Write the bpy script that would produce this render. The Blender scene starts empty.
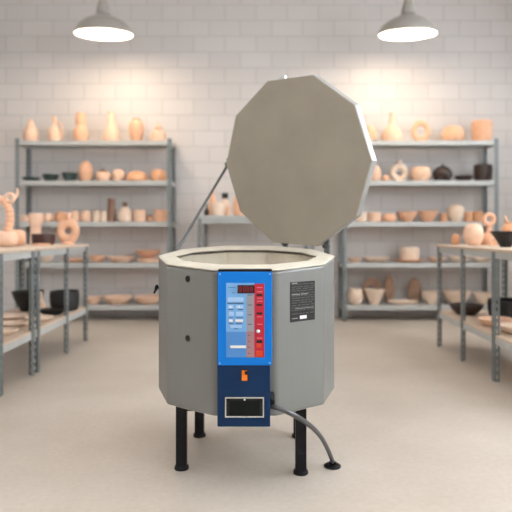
import bpy, math, random
from mathutils import Vector, Matrix
random.seed(4)
C = bpy.context.scene.collection
F, HZ, CH = 560.0, 232.0, 0.9          # focal length (px), horizon row, camera height
PI = math.pi
rad = math.radians

# ------------------------------------------------------------------ materials
def nmat(name):
    m = bpy.data.materials.new(name); m.use_nodes = True
    nt = m.node_tree
    return m, nt, nt.nodes['Principled BSDF']

def mat(name, col, rough=0.5, metal=0.0, var=0.0, scale=8.0, bump=0.0, bscale=60.0, stretch=(1, 1, 1), spec=0.5, spec2=None):
    m, nt, b = nmat(name)
    b.inputs['Base Color'].default_value = (*col, 1)
    b.inputs['Roughness'].default_value = rough
    b.inputs['Metallic'].default_value = metal
    b.inputs['Specular IOR Level'].default_value = spec
    N, L = nt.nodes, nt.links
    if var or bump:
        tc = N.new('ShaderNodeTexCoord'); mp = N.new('ShaderNodeMapping')
        mp.inputs['Scale'].default_value = stretch
        L.new(tc.outputs['Object'], mp.inputs['Vector'])
    if var:
        nz = N.new('ShaderNodeTexNoise'); nz.inputs['Scale'].default_value = scale; nz.inputs['Detail'].default_value = 5
        L.new(mp.outputs['Vector'], nz.inputs['Vector'])
        cr = N.new('ShaderNodeValToRGB')
        cr.color_ramp.elements[0].position = 0.3; cr.color_ramp.elements[1].position = 0.7
        cr.color_ramp.elements[0].color = (*[c * (1 - var) for c in col], 1)
        c2 = spec2 or [min(1, c * (1 + var)) for c in col]
        cr.color_ramp.elements[1].color = (*c2, 1)
        L.new(nz.outputs['Fac'], cr.inputs['Fac']); L.new(cr.outputs['Color'], b.inputs['Base Color'])
    if bump:
        n2 = N.new('ShaderNodeTexNoise'); n2.inputs['Scale'].default_value = bscale; n2.inputs['Detail'].default_value = 3
        L.new(mp.outputs['Vector'], n2.inputs['Vector'])
        bp = N.new('ShaderNodeBump'); bp.inputs['Strength'].default_value = bump; bp.inputs['Distance'].default_value = 0.002
        L.new(n2.outputs['Fac'], bp.inputs['Height']); L.new(bp.outputs['Normal'], b.inputs['Normal'])
    return m

def emit(name, col, strength):
    m, nt, b = nmat(name)
    b.inputs['Base Color'].default_value = (*col, 1)
    b.inputs['Emission Color'].default_value = (*col, 1)
    b.inputs['Emission Strength'].default_value = strength
    return m

def tile_mat():
    m, nt, b = nmat('white_wall_tile'); N, L = nt.nodes, nt.links
    tc = N.new('ShaderNodeTexCoord'); sp = N.new('ShaderNodeSeparateXYZ'); cb = N.new('ShaderNodeCombineXYZ')
    L.new(tc.outputs['Object'], sp.inputs[0])
    ad = N.new('ShaderNodeMath'); ad.operation = 'ADD'
    L.new(sp.outputs['X'], ad.inputs[0]); L.new(sp.outputs['Y'], ad.inputs[1])
    L.new(ad.outputs[0], cb.inputs['X']); L.new(sp.outputs['Z'], cb.inputs['Y'])
    mp = N.new('ShaderNodeMapping'); mp.inputs['Location'].default_value = (0.03, 0.045, 0)
    L.new(cb.outputs[0], mp.inputs['Vector'])
    br = N.new('ShaderNodeTexBrick')
    br.inputs['Scale'].default_value = 1; br.inputs['Brick Width'].default_value = 0.335
    br.inputs['Row Height'].default_value = 0.169; br.inputs['Mortar Size'].default_value = 0.006
    br.inputs['Mortar Smooth'].default_value = 0.3
    br.inputs['Color1'].default_value = (0.67, 0.63, 0.61, 1); br.inputs['Color2'].default_value = (0.635, 0.595, 0.575, 1)
    br.inputs['Mortar'].default_value = (0.52, 0.495, 0.485, 1)
    L.new(mp.outputs[0], br.inputs['Vector']); L.new(br.outputs['Color'], b.inputs['Base Color'])
    bp = N.new('ShaderNodeBump'); bp.invert = True; bp.inputs['Strength'].default_value = 0.4; bp.inputs['Distance'].default_value = 0.004
    L.new(br.outputs['Fac'], bp.inputs['Height']); L.new(bp.outputs['Normal'], b.inputs['Normal'])
    b.inputs['Roughness'].default_value = 0.45
    return m

def floor_mat():
    m, nt, b = nmat('polished_concrete'); N, L = nt.nodes, nt.links
    tc = N.new('ShaderNodeTexCoord')
    n1 = N.new('ShaderNodeTexNoise'); n1.inputs['Scale'].default_value = 1.3; n1.inputs['Detail'].default_value = 8; n1.inputs['Roughness'].default_value = 0.6
    L.new(tc.outputs['Object'], n1.inputs['Vector'])
    cr = N.new('ShaderNodeValToRGB'); e = cr.color_ramp.elements
    e[0].position = 0.32; e[1].position = 0.68
    e[0].color = (0.44, 0.382, 0.322, 1); e[1].color = (0.55, 0.492, 0.432, 1)
    L.new(n1.outputs['Fac'], cr.inputs['Fac'])
    n2 = N.new('ShaderNodeTexNoise'); n2.inputs['Scale'].default_value = 45; n2.inputs['Detail'].default_value = 6
    L.new(tc.outputs['Object'], n2.inputs['Vector'])
    mx = N.new('ShaderNodeMixRGB'); mx.blend_type = 'OVERLAY'; mx.inputs['Fac'].default_value = 0.12
    L.new(cr.outputs['Color'], mx.inputs['Color1']); L.new(n2.outputs['Color'], mx.inputs['Color2'])
    bw = N.new('ShaderNodeRGBToBW')
    L.new(n2.outputs['Fac'], mx.inputs['Color2']); L.new(mx.outputs['Color'], b.inputs['Base Color'])
    rr = N.new('ShaderNodeMapRange'); rr.inputs['To Min'].default_value = 0.28; rr.inputs['To Max'].default_value = 0.45
    L.new(n1.outputs['Fac'], rr.inputs['Value']); L.new(rr.outputs[0], b.inputs['Roughness'])
    return m

M = {
    'tile': tile_mat(), 'floor': floor_mat(),
    'plaster': mat('white_plaster', (0.74, 0.71, 0.69), 0.8, var=0.02, bump=0.1),
    'winframe': mat('white_window_frame', (0.75, 0.75, 0.75), 0.4),
    'steel': mat('grey_painted_steel', (0.195, 0.222, 0.228), 0.45, 0.25, var=0.08, scale=14),
    'shelfsteel': mat('light_grey_shelf', (0.50, 0.51, 0.50), 0.45, 0.15, var=0.05, scale=9),
    'board': mat('pale_birch_board', (0.62, 0.49, 0.38), 0.6, var=0.08, scale=6, stretch=(1, 12, 6)),
    'shell': mat('brushed_grey_shell', (0.205, 0.205, 0.196), 0.42, 0.15, var=0.018, scale=5, stretch=(14, 14, 0.5), bump=0.04, bscale=90),
    'cap': mat('cream_firebrick', (0.56, 0.515, 0.43), 0.85, var=0.07, scale=14, bump=0.25, bscale=140),
    'chamber': mat('tan_firebrick', (0.66, 0.60, 0.49), 0.9, var=0.06, scale=16, bump=0.4, bscale=120),
    'lidface': mat('grey_beige_refractory', (0.335, 0.30, 0.245), 0.8, var=0.06, scale=7, bump=0.15, bscale=80),
    'band': mat('stainless_band', (0.42, 0.44, 0.45), 0.35, 0.6, var=0.04, scale=6),
    'chrome': mat('bright_metal', (0.6, 0.62, 0.63), 0.25, 0.9),
    'rod': mat('grey_rod_steel', (0.13, 0.14, 0.14), 0.4, 0.5),
    'black': mat('black_powder_coat', (0.008, 0.008, 0.010), 0.45, spec=0.2),
    'hole': mat('hole_shade_and_marks', (0.01, 0.009, 0.008), 0.9),  # black: shade inside the peepholes put into colour, also black panel details
    'dust': mat('slate_label', (0.022, 0.022, 0.021), 0.5, spec=0.3, var=0.35, scale=30, stretch=(1, 1, 6)),
    'labelgrey': mat('label_grey_ink', (0.085, 0.085, 0.08), 0.6),
    'headgrey': mat('label_heading_grey', (0.26, 0.26, 0.25), 0.6),
    'labelwhite': mat('label_white', (0.75, 0.75, 0.75), 0.6),
    'blue': mat('bright_blue_enamel', (0.0, 0.18, 0.64), 0.5, spec=0.25),
    'navy': mat('navy_enamel', (0.004, 0.026, 0.085), 0.45, var=0.05, spec=0.2),
    'skyblue': mat('keypad_light_blue', (0.16, 0.38, 0.70), 0.4),
    'midblue': mat('keypad_mid_blue', (0.07, 0.24, 0.58), 0.4),
    'paleblue': mat('keypad_pale_button', (0.35, 0.55, 0.80), 0.4),
    'inkblue': mat('keypad_dark_ink', (0.02, 0.06, 0.15), 0.5),
    'padgrey': mat('keypad_grey', (0.30, 0.29, 0.33), 0.45),
    'padpink': mat('keypad_dusty_pink', (0.37, 0.19, 0.19), 0.45),
    'red': mat('keypad_red', (0.50, 0.008, 0.03), 0.4),
    'pink': mat('keypad_pink_ink', (0.75, 0.25, 0.28), 0.5),
    'darkred': mat('display_window', (0.03, 0.002, 0.006), 0.2),
    'digit': emit('display_digit', (0.30, 0.008, 0.015), 0.12),
    'white': mat('white_print', (0.80, 0.78, 0.74), 0.5),
    'orange': mat('orange_plastic', (0.85, 0.20, 0.005), 0.35),
    'redorange': mat('red_orange_plastic', (0.66, 0.05, 0.01), 0.35),
    'glassdark': mat('dark_glass', (0.008, 0.011, 0.011), 0.2, spec=0.12),
    'cable': mat('grey_flexible_conduit', (0.11, 0.11, 0.115), 0.28, 0.6),
    'shade': mat('taupe_enamel_shade', (0.40, 0.375, 0.345), 0.3, 0.1),
    'lampglow': emit('lamp_diffuser', (1.0, 0.80, 0.58), 25.0),
    'terra': mat('bisque_peach', (0.80, 0.465, 0.30), 0.8, var=0.07, scale=18, bump=0.1),
    'peach': mat('bisque_pale_peach', (0.83, 0.555, 0.40), 0.8, var=0.06, scale=18, bump=0.1),
    'cream': mat('bisque_cream', (0.80, 0.63, 0.50), 0.8, var=0.05, scale=18, bump=0.1),
    'amber': mat('bisque_orange', (0.74, 0.39, 0.22), 0.75, var=0.1, scale=16, bump=0.1),
    'tanbrown': mat('tan_brown_clay', (0.36, 0.22, 0.15), 0.8, var=0.2, scale=16, bump=0.1),
    'brown': mat('brown_clay', (0.25, 0.14, 0.09), 0.8, var=0.2, scale=16, bump=0.1),
    'darkbrown': mat('dark_brown_glaze', (0.045, 0.026, 0.022), 0.5, var=0.2, scale=14),
    'choc': mat('oxblood_glaze', (0.05, 0.018, 0.015), 0.45, var=0.2, scale=14),
    'teal': mat('dark_teal_glaze', (0.03, 0.055, 0.05), 0.4, var=0.25, scale=14),
    'blackpot': mat('matte_black_glaze', (0.010, 0.010, 0.011), 0.55),
}

# ------------------------------------------------------------------ mesh builder
class MB:
    def __init__(s): s.v = []; s.f = []; s.sm = []
    def add(s, vs, fs, smooth=False):
        o = len(s.v); s.v += [Vector(p) for p in vs]
        s.f += [tuple(i + o for i in q) for q in fs]; s.sm += [smooth] * len(fs)
        return s
    def box(s, x0, x1, y0, y1, z0, z1):
        return s.add([(x, y, z) for z in (z0, z1) for y in (y0, y1) for x in (x0, x1)],
                     [(0, 2, 3, 1), (4, 5, 7, 6), (0, 1, 5, 4), (2, 6, 7, 3), (0, 4, 6, 2), (1, 3, 7, 5)])
    def prism(s, loop, d, smooth=False):          # loop of 3-D points extruded by vector d
        n = len(loop); d = Vector(d); a = [Vector(p) for p in loop]
        return s.add(a + [p + d for p in a], [tuple(range(n))[::-1], tuple(range(n, 2 * n))] +
                     [(i, (i + 1) % n, n + (i + 1) % n, n + i) for i in range(n)], smooth)
    def loops(s, ls, closed=False, smooth=False, cap0=False, cap1=False):
        n = len(ls[0]); vs = [p for l in ls for p in l]; fs = []
        R = len(ls) if closed else len(ls) - 1
        for k in range(R):
            k2 = (k + 1) % len(ls)
            for i in range(n):
                fs.append((k * n + i, k * n + (i + 1) % n, k2 * n + (i + 1) % n, k2 * n + i))
        if cap0: fs.append(tuple(range(n))[::-1])
        if cap1: fs.append(tuple(range((len(ls) - 1) * n, len(ls) * n)))
        return s.add(vs, fs, smooth)
    def lathe(s, prof, n=32, c=(0, 0, 0), T=None, wob=None):
        ls = []
        for r, z in prof:
            r = max(r, 0.0004)
            l = []
            for i in range(n):
                a = 2 * PI * i / n
                rr = r * (1 + (wob(a, z) if wob else 0))
                p = Vector((rr * math.cos(a), rr * math.sin(a), z))
                if T: p = T @ p
                l.append(p + Vector(c))
            ls.append(l)
        return s.loops(ls, smooth=True, cap0=True, cap1=True)
    def tube(s, pts, r, n=12, cap=True):
        pts = [Vector(p) for p in pts]; rs = r if isinstance(r, (list, tuple)) else [r] * len(pts)
        ls = []; up = None
        for i, p in enumerate(pts):
            t = (pts[min(i + 1, len(pts) - 1)] - pts[max(i - 1, 0)]).normalized()
            if up is None:
                up = Vector((0, 0, 1)) if abs(t.z) < 0.9 else Vector((1, 0, 0))
            u = (up - t * up.dot(t)).normalized(); w = t.cross(u); up = u
            ls.append([p + rs[i] * (math.cos(2 * PI * k / n) * u + math.sin(2 * PI * k / n) * w) for k in range(n)])
        return s.loops(ls, smooth=True, cap0=cap, cap1=cap)
    def torus(s, c, ax_u, ax_v, R, r, n=36, m=14, sq=1.0):
        u, v = Vector(ax_u), Vector(ax_v); w = u.cross(v); c = Vector(c); ls = []
        for i in range(n):
            a = 2 * PI * i / n; d = math.cos(a) * u + math.sin(a) * v
            ls.append([c + d * R + r * (math.cos(2 * PI * k / m) * d + sq * math.sin(2 * PI * k / m) * w) for k in range(m)])
        return s.loops(ls, closed=True, smooth=True)
    def build(s, name, m, parent=None, org=None, bevel=0):
        me = bpy.data.meshes.new(name)
        o3 = Vector(org) if org is not None else Vector((0, 0, 0))
        me.from_pydata([p - o3 for p in s.v], [], s.f)
        me.polygons.foreach_set('use_smooth', s.sm)
        me.materials.append(m); me.update()
        import bmesh
        b = bmesh.new(); b.from_mesh(me); bmesh.ops.recalc_face_normals(b, faces=b.faces); b.to_mesh(me); b.free()
        o = bpy.data.objects.new(name, me); C.objects.link(o)
        if parent: o.parent = parent
        elif org is not None: o.location = o3
        if bevel:
            mod = o.modifiers.new('bevel', 'BEVEL'); mod.width = bevel; mod.segments = 2; mod.limit_method = 'ANGLE'; mod.angle_limit = rad(28)
        return o

def tag(o, label=None, cat=None, group=None, kind=None):
    if label: o['label'] = label
    if cat: o['category'] = cat
    if group: o['group'] = group
    if kind: o['kind'] = kind
    return o

def thing(name, label, cat, loc, group=None, rz=0):
    o = bpy.data.objects.new(name, None); C.objects.link(o)
    o.empty_display_size = 0.05; o.location = loc; o.rotation_euler = (0, 0, rz)
    return tag(o, label, cat, group)

def struct(o): o['kind'] = 'structure'; return o
def X(px, D): return (px - 256) / F * D
def Z(py, D): return CH + (HZ - py) / F * D

# ------------------------------------------------------------------ the room
WB = 6.0
struct(MB().box(-3.3, 3.3, -1.5, WB + 0.15, -0.1, 0).build('floor', M['floor']))
struct(MB().box(-3.3, 3.3, WB, WB + 0.15, 0, 3.5).build('wall_back', M['tile']))
struct(MB().box(-3.3, -3.15, -1.5, WB, 0, 3.5).build('wall_left', M['plaster']))
struct(MB().box(-3.3, 3.3, -1.65, -1.5, 0, 3.5).build('wall_front', M['plaster']))
wr = MB()
wr.box(3.15, 3.3, -1.5, WB, 0, 1.3); wr.box(3.15, 3.3, -1.5, WB, 3.1, 3.5)
spans = [(-1.1, 0.9), (1.3, 3.3), (3.7, 5.5)]
edges = [-1.5] + [q for sp in spans for q in sp] + [WB]
for k in range(0, len(edges), 2): wr.box(3.15, 3.3, edges[k], edges[k + 1], 1.3, 3.1)
struct(wr.build('wall_right', M['plaster']))
glass, gnt, gb = nmat('window_glass')
gb.inputs['Base Color'].default_value = (1, 1, 1, 1); gb.inputs['Roughness'].default_value = 0.0
gb.inputs['Transmission Weight'].default_value = 1.0; gb.inputs['IOR'].default_value = 1.02
for k, (y0, y1) in enumerate(spans):
    w = MB()
    for (a, b_, c_, d) in ((y0, y1, 1.3, 1.36), (y0, y1, 3.04, 3.1), (y0, y0 + 0.06, 1.36, 3.04), (y1 - 0.06, y1, 1.36, 3.04), ((y0 + y1) / 2 - 0.02, (y0 + y1) / 2 + 0.02, 1.36, 3.04)):
        w.box(3.20, 3.26, a, b_, c_, d)
    wf = struct(w.build('window_%d' % (k + 1), M['winframe']))
    MB().box(3.228, 3.232, y0 + 0.06, (y0 + y1) / 2 - 0.02, 1.36, 3.04).build('pane', glass, wf)
    MB().box(3.228, 3.232, (y0 + y1) / 2 + 0.02, y1 - 0.06, 1.36, 3.04).build('pane', glass, wf)
struct(MB().box(-3.3, 3.3, 3.9, WB + 0.15, 3.5, 3.6).build('ceiling', M['plaster']))

# ------------------------------------------------------------------ the kiln
KX, KD, KR = -0.039, 2.29, 0.36
KO = (KX, KD, 0)
kiln = thing('kiln', 'large grey ten-sided top-loading pottery kiln with open lid and blue control panel', 'kiln', KO)
def kp(a, r, z): a = rad(a); return Vector((KX + r * math.sin(a), KD - r * math.cos(a), z))
ANG = [18 + 36 * i for i in range(10)]
def zt(y): return 0.801 + 0.094 * (y - KD)          # sloping rim, outer edge
def zi(y): return 0.8035 + 0.071 * (y - KD)          # rim, inner edge
def ring(r, zf): 
    out = []
    for a in ANG:
        p = kp(a, r, 0); p.z = zf(p.y) if callable(zf) else zf; out.append(p)
    return out
# metal jacket
sh = MB(); sh.loops([ring(0.33, 0.258), ring(KR, 0.258), ring(KR, lambda y: zt(y) - 0.005), ring(0.33, lambda y: zt(y) - 0.005)], closed=True)
shell = sh.build('jacket', M['shell'], kiln, KO, bevel=0.009)
# rim of firebrick
cp = MB(); cp.loops([ring(KR + 0.001, lambda y: zt(y) - 0.005), ring(KR + 0.002, zt), ring(0.352, lambda y: zt(y) + 0.004), ring(0.292, zi), ring(0.2875, lambda y: zi(y) - 0.002), ring(0.288, lambda y: zi(y) - 0.007), ring(0.322, lambda y: zi(y) - 0.012)], closed=True)
cp.build('rim', M['cap'], kiln, KO, bevel=0.003)
# firing chamber wall with grooves, and floor
ls = []
z = 0.30
prof = [(0.302, 0.285)]
for k in range(7):
    zz = 0.31 + k * 0.055
    prof += [(0.302, zz), (0.312, zz + 0.004), (0.312, zz + 0.016), (0.302, zz + 0.02)]
ch = MB(); ch.loops([ring(0.325, 0.28)] + [ring(r, z_) for r, z_ in prof] + [ring(0.302, lambda y: zi(y) - 0.018), ring(0.325, lambda y: zi(y) - 0.018)], closed=True)
ch.build('chamber', M['chamber'], kiln, KO)
MB().prism(ring(0.355, 0.259), (0, 0, 0.03)).build('chamber_floor', M['chamber'], kiln, KO)
# stand
st = MB(); st.loops([ring(0.23, 0.240), ring(0.285, 0.240), ring(0.285, 0.2575), ring(0.23, 0.2575)], closed=True)
stand = st.build('stand_ring', M['black'], kiln, KO)
LEGS = [(-0.283, 2.131), (0.167, 2.09), (-0.249, 2.47), (0.185, 2.46)]
for lx, ly in LEGS:
    l = MB(); l.box(lx - 0.02, lx + 0.02, ly - 0.02, ly + 0.02, 0.008, 0.2575)
    lo = l.build('leg', M['black'], kiln, KO, bevel=0.004)
    MB().lathe([(0.0, 0), (0.027, 0), (0.028, 0.004), (0.026, 0.012), (0.02, 0.016), (0, 0.016)], 24, (lx, ly, 0)).build('foot', M['black'], lo, KO)
MB().box(-0.27, 0.155, 2.112, 2.13, 0.225, 0.243).build('crossbar', M['black'], kiln, KO)
MB().box(-0.235, 0.17, 2.455, 2.475, 0.225, 0.243).build('crossbar', M['black'], kiln, KO)
# peepholes on left front facet
def facet(a0, a1, t, z, out=0.0):
    p = kp(a0, KR, z).lerp(kp(a1, KR, z), t); am = rad((a0 + a1) / 2)
    return p + Vector((math.sin(am), -math.cos(am), 0)) * out
def facet_basis(a):
    a = rad(a); n = Vector((math.sin(a), -math.cos(a), 0)); t = Vector((math.cos(a), math.sin(a), 0)); return t, Vector((0, 0, 1)), n
def disc_T(a):
    t, u, n = facet_basis(a); return Matrix((t, u, n)).transposed()
for hz in (0.731, 0.517):
    c = facet(-18, -54, 0.53, hz)
    po = MB().lathe([(0.0175, -0.001), (0.0165, 0.0012), (0.0125, 0.0016), (0.0115, 0.0003), (0.0115, -0.001)], 24, c, disc_T(-36)).build('peephole', M['shell'], kiln, KO)
    MB().lathe([(0, 0.0002), (0.0116, 0.0002), (0.0116, 0.0009), (0.006, 0.0007), (0, 0.0004)], 20, c, disc_T(-36)).build('peephole_shade', M['hole'], po, KO)  # dark disc on the uncut jacket, coloured as the shade inside the hole
# side latch knob
c = kp(-90, KR - 0.004, 0.672)
kn = MB(); kn.tube([c + Vector((0.0, 0.0, 0.0)), c + Vector((-0.012, -0.002, 0.002))], 0.006)
kn.lathe([(0, 0), (0.012, 0.001), (0.013, 0.006), (0.009, 0.011), (0, 0.012)], 18, c + Vector((-0.006, -0.004, 0)), Matrix.Rotation(rad(-80), 3, 'Y'))
kn.tube([c + Vector((-0.012, -0.006, -0.002)), c + Vector((-0.02, -0.012, -0.022))], 0.004)
kn.build('latch_knob', M['black'], kiln, KO)
# name plate on right front facet
t_, u_, n_ = facet_basis(36)
def on_plate(s, zz, out): return facet(18, 54, 0, zz, out) + t_ * s
def plate_box(mb, s0, s1, z0, z1, o0, o1):
    return mb.prism([on_plate(s0, z0, o0), on_plate(s1, z0, o0), on_plate(s1, z1, o0), on_plate(s0, z1, o0)], n_ * (o1 - o0))
pl = plate_box(MB(), 0.060, 0.176, 0.580, 0.722, -0.0005, 0.0015).build('data_plate', M['dust'], kiln, KO)
tx = MB(); rows = [0.713, 0.704, 0.697, 0.690, 0.681, 0.672, 0.664, 0.655, 0.647, 0.638, 0.630, 0.621, 0.608]
for i, zz in enumerate(rows):
    s = 0.066
    while s < 0.168:
        e = min(0.171, s + random.uniform(0.008, 0.03)); plate_box(tx, s, e, zz - 0.0013, zz + 0.0013, 0.0014, 0.0018)
        s = e + random.uniform(0.002, 0.008)
tx.build('lettering', M['labelgrey'], pl, KO)
for z0, z1, s0, s1 in ((0.7155, 0.7195, 0.066, 0.092), (0.6755, 0.6785, 0.066, 0.104), (0.6755, 0.6785, 0.110, 0.142), (0.6255, 0.6272, 0.082, 0.170), (0.5905, 0.5935, 0.068, 0.094)):
    plate_box(MB(), s0, s1, z0, z1, 0.0014, 0.0019).build('heading_line', M['headgrey'], pl, KO)
plate_box(MB(), 0.104, 0.136, 0.588, 0.600, 0.0014, 0.0018).build('white_patch', M['labelwhite'], pl, KO)

# control box
PY = 1.885
def PXX(px): return X(px, PY)
def PZ(py): return Z(py, PY)
def pbox(mb, x0, x1, y0, y1, d0, d1): # pixel-measured rectangle on the panel, d = distance in front of plane PY
    return mb.box(PXX(x0), PXX(x1), PY - d1, PY - d0, PZ(y1), PZ(y0))
cb = MB(); pbox(cb, 217.3, 270.3, 271.5, 427, -0.062, 0.0)
box = cb.build('control_box', M['navy'], kiln, KO, bevel=0.003)
MB().box(PXX(218), PXX(272), PY + 0.006, PY + 0.062, PZ(271.5), PZ(269.8)).build('gap_shade', M['black'], box, KO)  # black strip standing in for the shaded gap above the panel
fp = MB(); pbox(fp, 217.8, 272, 271.8, 365.2, 0.0005, 0.004)
face = fp.build('face_plate', M['blue'], kiln, KO, bevel=0.0015)
for sx, sy in ((220, 274), (269.7, 274), (219.8, 363), (269.7, 363)):
    MB().lathe([(0, 0), (0.0032, 0), (0.003, 0.0012), (0.0015, 0.002), (0, 0.0021)], 14, (PXX(sx), PY - 0.004, PZ(sy)), Matrix.Rotation(rad(90), 3, 'X')).build('screw', M['skyblue'], face, KO)
def pad(name, m, x0, x1, y0, y1, d0=0.004, d1=0.005, parent=face):
    return pbox(MB(), x0, x1, y0, y1, d0, d1).build(name, m, parent, KO)
pad('keypad_upper', M['skyblue'], 226.2, 246.6, 282.8, 331.6)
pad('keypad_lower', M['midblue'], 226.2, 246.6, 331.6, 357)
pad('keypad_top_strip', M['skyblue'], 246.6, 254.4, 282.8, 294)
pad('grey_column', M['padgrey'], 246.6, 254.2, 294, 331)
pad('pink_column', M['padpink'], 246.6, 254.2, 331, 357)
pad('red_column', M['red'], 254.4, 264.3, 283.6, 357)
disp = pad('display', M['darkred'], 237.6, 254.6, 285.0, 293.2, 0.005, 0.0065)
dg = MB()
for k in range(4):
    bx = 239.6 + k * 3.6
    for (a, b_, c_, d) in ((0, 2.2, 0, .5), (0, 2.2, 2.3, 2.8), (0, 2.2, 4.6, 5.1), (0, .5, .3, 4.9), (1.7, 2.2, .3, 4.9)):
        pbox(dg, bx + a, bx + b_, 286.6 + c_, 286.6 + d, 0.0064, 0.0068)
dg.build('digits', M['digit'], face, KO)
for (a, b_, c_, d) in ((227.3, 243.6, 302.6, 303.6), (228.2, 233.5, 308.8, 309.6), (238, 243.2, 308.8, 309.7), (228.5, 233, 317, 317.6), (235.8, 243.2, 317, 317.6),
                       (229, 233.3, 322.8, 323.6), (235.6, 242, 322.8, 323.6), (234, 238, 328.2, 328.9), (232, 235, 292.4, 292.9), (228, 236, 287, 287.4)):
    pbox(MB(), a, b_, c_, d, 0.005, 0.0055).build('printed_line', M['inkblue'], face, KO)
for (a, b_, c_, d) in ((227.8, 243.6, 297.2, 301.6), (228.3, 233.6, 305.0, 308.2), (236, 243.4, 305.0, 308.2), (229, 234, 311.5, 315.5), (236, 243.4, 311.5, 315.5), (230.5, 242, 325, 327.5)):
    pbox(MB(), a, b_, c_, d, 0.005, 0.0058).build('pale_button', M['paleblue'], face, KO)
for (a, b_, c_, d) in ((229.2, 232.8, 319.2, 321.6), (235.4, 243, 319.2, 321.6), (230.4, 246, 345.2, 347.8), (230, 231.4, 305.8, 307.4), (238.5, 240, 305.8, 307.4)):
    pbox(MB(), a, b_, c_, d, 0.005, 0.006).build('white_strip', M['white'], face, KO)
for yy in (294.8, 304.8, 314.6, 324, 335, 341, 347, 353):
    pbox(MB(), 247.8, 252 if yy < 330 else 250, yy - 0.35, yy + 0.35, 0.005, 0.0055).build('column_mark', M['inkblue'], face, KO)
for yy, hh in ((294.8, .9), (304.7, .9), (313.2, 1.1), (341.2, 1.3)):
    pbox(MB(), 256.5, 262.2, yy - hh, yy + hh, 0.005, 0.006).build('red_column_mark', M['hole'], face, KO)
for yy in (287.4, 291.6, 298, 301, 316.6, 324, 337.8): pbox(MB(), 257, 262.4, yy - .3, yy + .3, 0.005, 0.0055).build('red_column_line', M['pink'], face, KO)
MB().lathe([(0, 0), (0.0085, 0), (0.008, 0.004), (0.0055, 0.007), (0.003, 0.009), (0, 0.0095)], 18, (PXX(258.2), PY - 0.005, PZ(331)), Matrix.Rotation(rad(90), 3, 'X')).build('key_knob', M['chrome'], face, KO)
pad('orange_button', M['redorange'], 256.6, 261.4, 343.4, 347.2, 0.005, 0.0068)
pad('red_button', M['redorange'], 256, 262.8, 350.6, 356.2, 0.005, 0.0068)
# rocker switch, fuse window
sw = pad('rocker_switch_bezel', M['black'], 241.2, 248.2, 369.6, 380.6, 0.0, 0.002, box)
rs = MB(); rs.prism([(PXX(241.8), PY - 0.002, PZ(380.2)), (PXX(241.8), PY - 0.006, PZ(380.2)), (PXX(241.8), PY - 0.0035, PZ(375)), (PXX(241.8), PY - 0.008, PZ(370.2)), (PXX(241.8), PY - 0.002, PZ(370.2))], (PXX(247.4) - PXX(241.8), 0, 0))
rs.build('rocker_switch', M['orange'], box, KO)
pbox(MB(), 244.9, 247.6, 370.6, 374.0, 0.0055, 0.0085).build('rocker_mark', M['black'], box, KO)
fr = MB()
for (a, b_, c_, d) in ((225, 264, 396.8, 398.2), (225, 264, 415.8, 417.2), (225, 226.3, 398.2, 415.8), (262.7, 264, 398.2, 415.8)): pbox(fr, a, b_, c_, d, 0.0, 0.004)
fr.build('window_bezel', M['chrome'], box, KO)
pad('window_glass', M['glassdark'], 226.3, 262.7, 398.2, 415.8, 0.0, 0.001, box)
ins = MB(); pbox(ins, 226.3, 262.7, 398.2, 400.4, 0.001, 0.002); pbox(ins, 226.3, 229.2, 398.2, 415.8, 0.001, 0.002); pbox(ins, 259.6, 262.7, 398.2, 415.8, 0.001, 0.002)
ins.build('window_liner', M['hole'], box, KO)
MB().lathe([(0, 0), (0.004, 0), (0.004, 0.004), (0.002, 0.006), (0, 0.006)], 14, (PXX(244.6), PY - 0.003, PZ(399.4)), Matrix.Rotation(rad(90), 3, 'X')).build('window_catch', M['chrome'], box, KO)

# lid
ph, tl, LR = rad(38), rad(8), 0.389
n0 = Vector((math.sin(ph), math.cos(ph), 0)); e = Vector((math.cos(ph), -math.sin(ph), 0))
up = Vector((0, 0, 1)) * math.cos(tl) - n0 * math.sin(tl)
nb = e.cross(up); nb = nb if nb.dot(n0) > 0 else -nb         # outward (back) normal of the lid
hinge = Vector((0.205, 2.53, 0.842)); LC = hinge + up * LR * math.cos(PI / 10) - e * 0.016
RL = rad(3.2)
e, up = e * math.cos(RL) - up * math.sin(RL), up * math.cos(RL) + e * math.sin(RL)
def lring(r, off): return [LC + nb * off + r * (math.sin(rad(a)) * e - math.cos(rad(a)) * up) for a in ANG]
lb = MB(); lb.loops([lring(LR, 0.007), lring(LR, 0.045), lring(LR - 0.02, 0.047), lring(LR - 0.012, 0.007)], closed=True)
band = lb.build('lid_band', M['band'], kiln, KO, bevel=0.0015)
ld = MB(); ld.loops([lring(LR - 0.012, 0.045), lring(LR - 0.012, 0.007), lring(LR - 0.001, 0.0068), lring(LR - 0.002, 0.0)], cap0=True, cap1=True)
ld.build('lid', M['lidface'], kiln, KO, bevel=0.002)
hp = LC + up * LR * 0.951 - e * 0.055 + nb * 0.02
hd = MB(); hd.tube([hp - e * 0.02 - up * 0.008, hp - e * 0.02 + up * 0.014, hp - e * 0.016 + up * 0.018, hp + e * 0.014 + up * 0.018, hp + e * 0.018 + up * 0.014, hp + e * 0.018 - up * 0.008], 0.005)
hd = MB(); hd.prism([hp - e * .018 - up * .006, hp + e * .018 - up * .006, hp + e * .018 + up * .015, hp - e * .018 + up * .015], nb * .014)
hd.build('lid_handle', M['chrome'], kiln, KO)
# hinge blocks
for s in (-1, 1):
    hc = hinge + e * s * 0.112 + nb * 0.03
    h = MB(); h.prism([hc + e * .012 - Vector((0, 0, .05)), hc + e * .012 + nb * .012 - Vector((0, 0, .05)), hc + e * .012 + nb * .012 + up * .04, hc + e * .012 + up * .04], -e * 0.024)
    h.tube([hc + e * .016 - Vector((0, 0, .004)), hc - e * .016 - Vector((0, 0, .004))], 0.009)
    h.build('hinge', M['rod'], kiln, KO)
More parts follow.
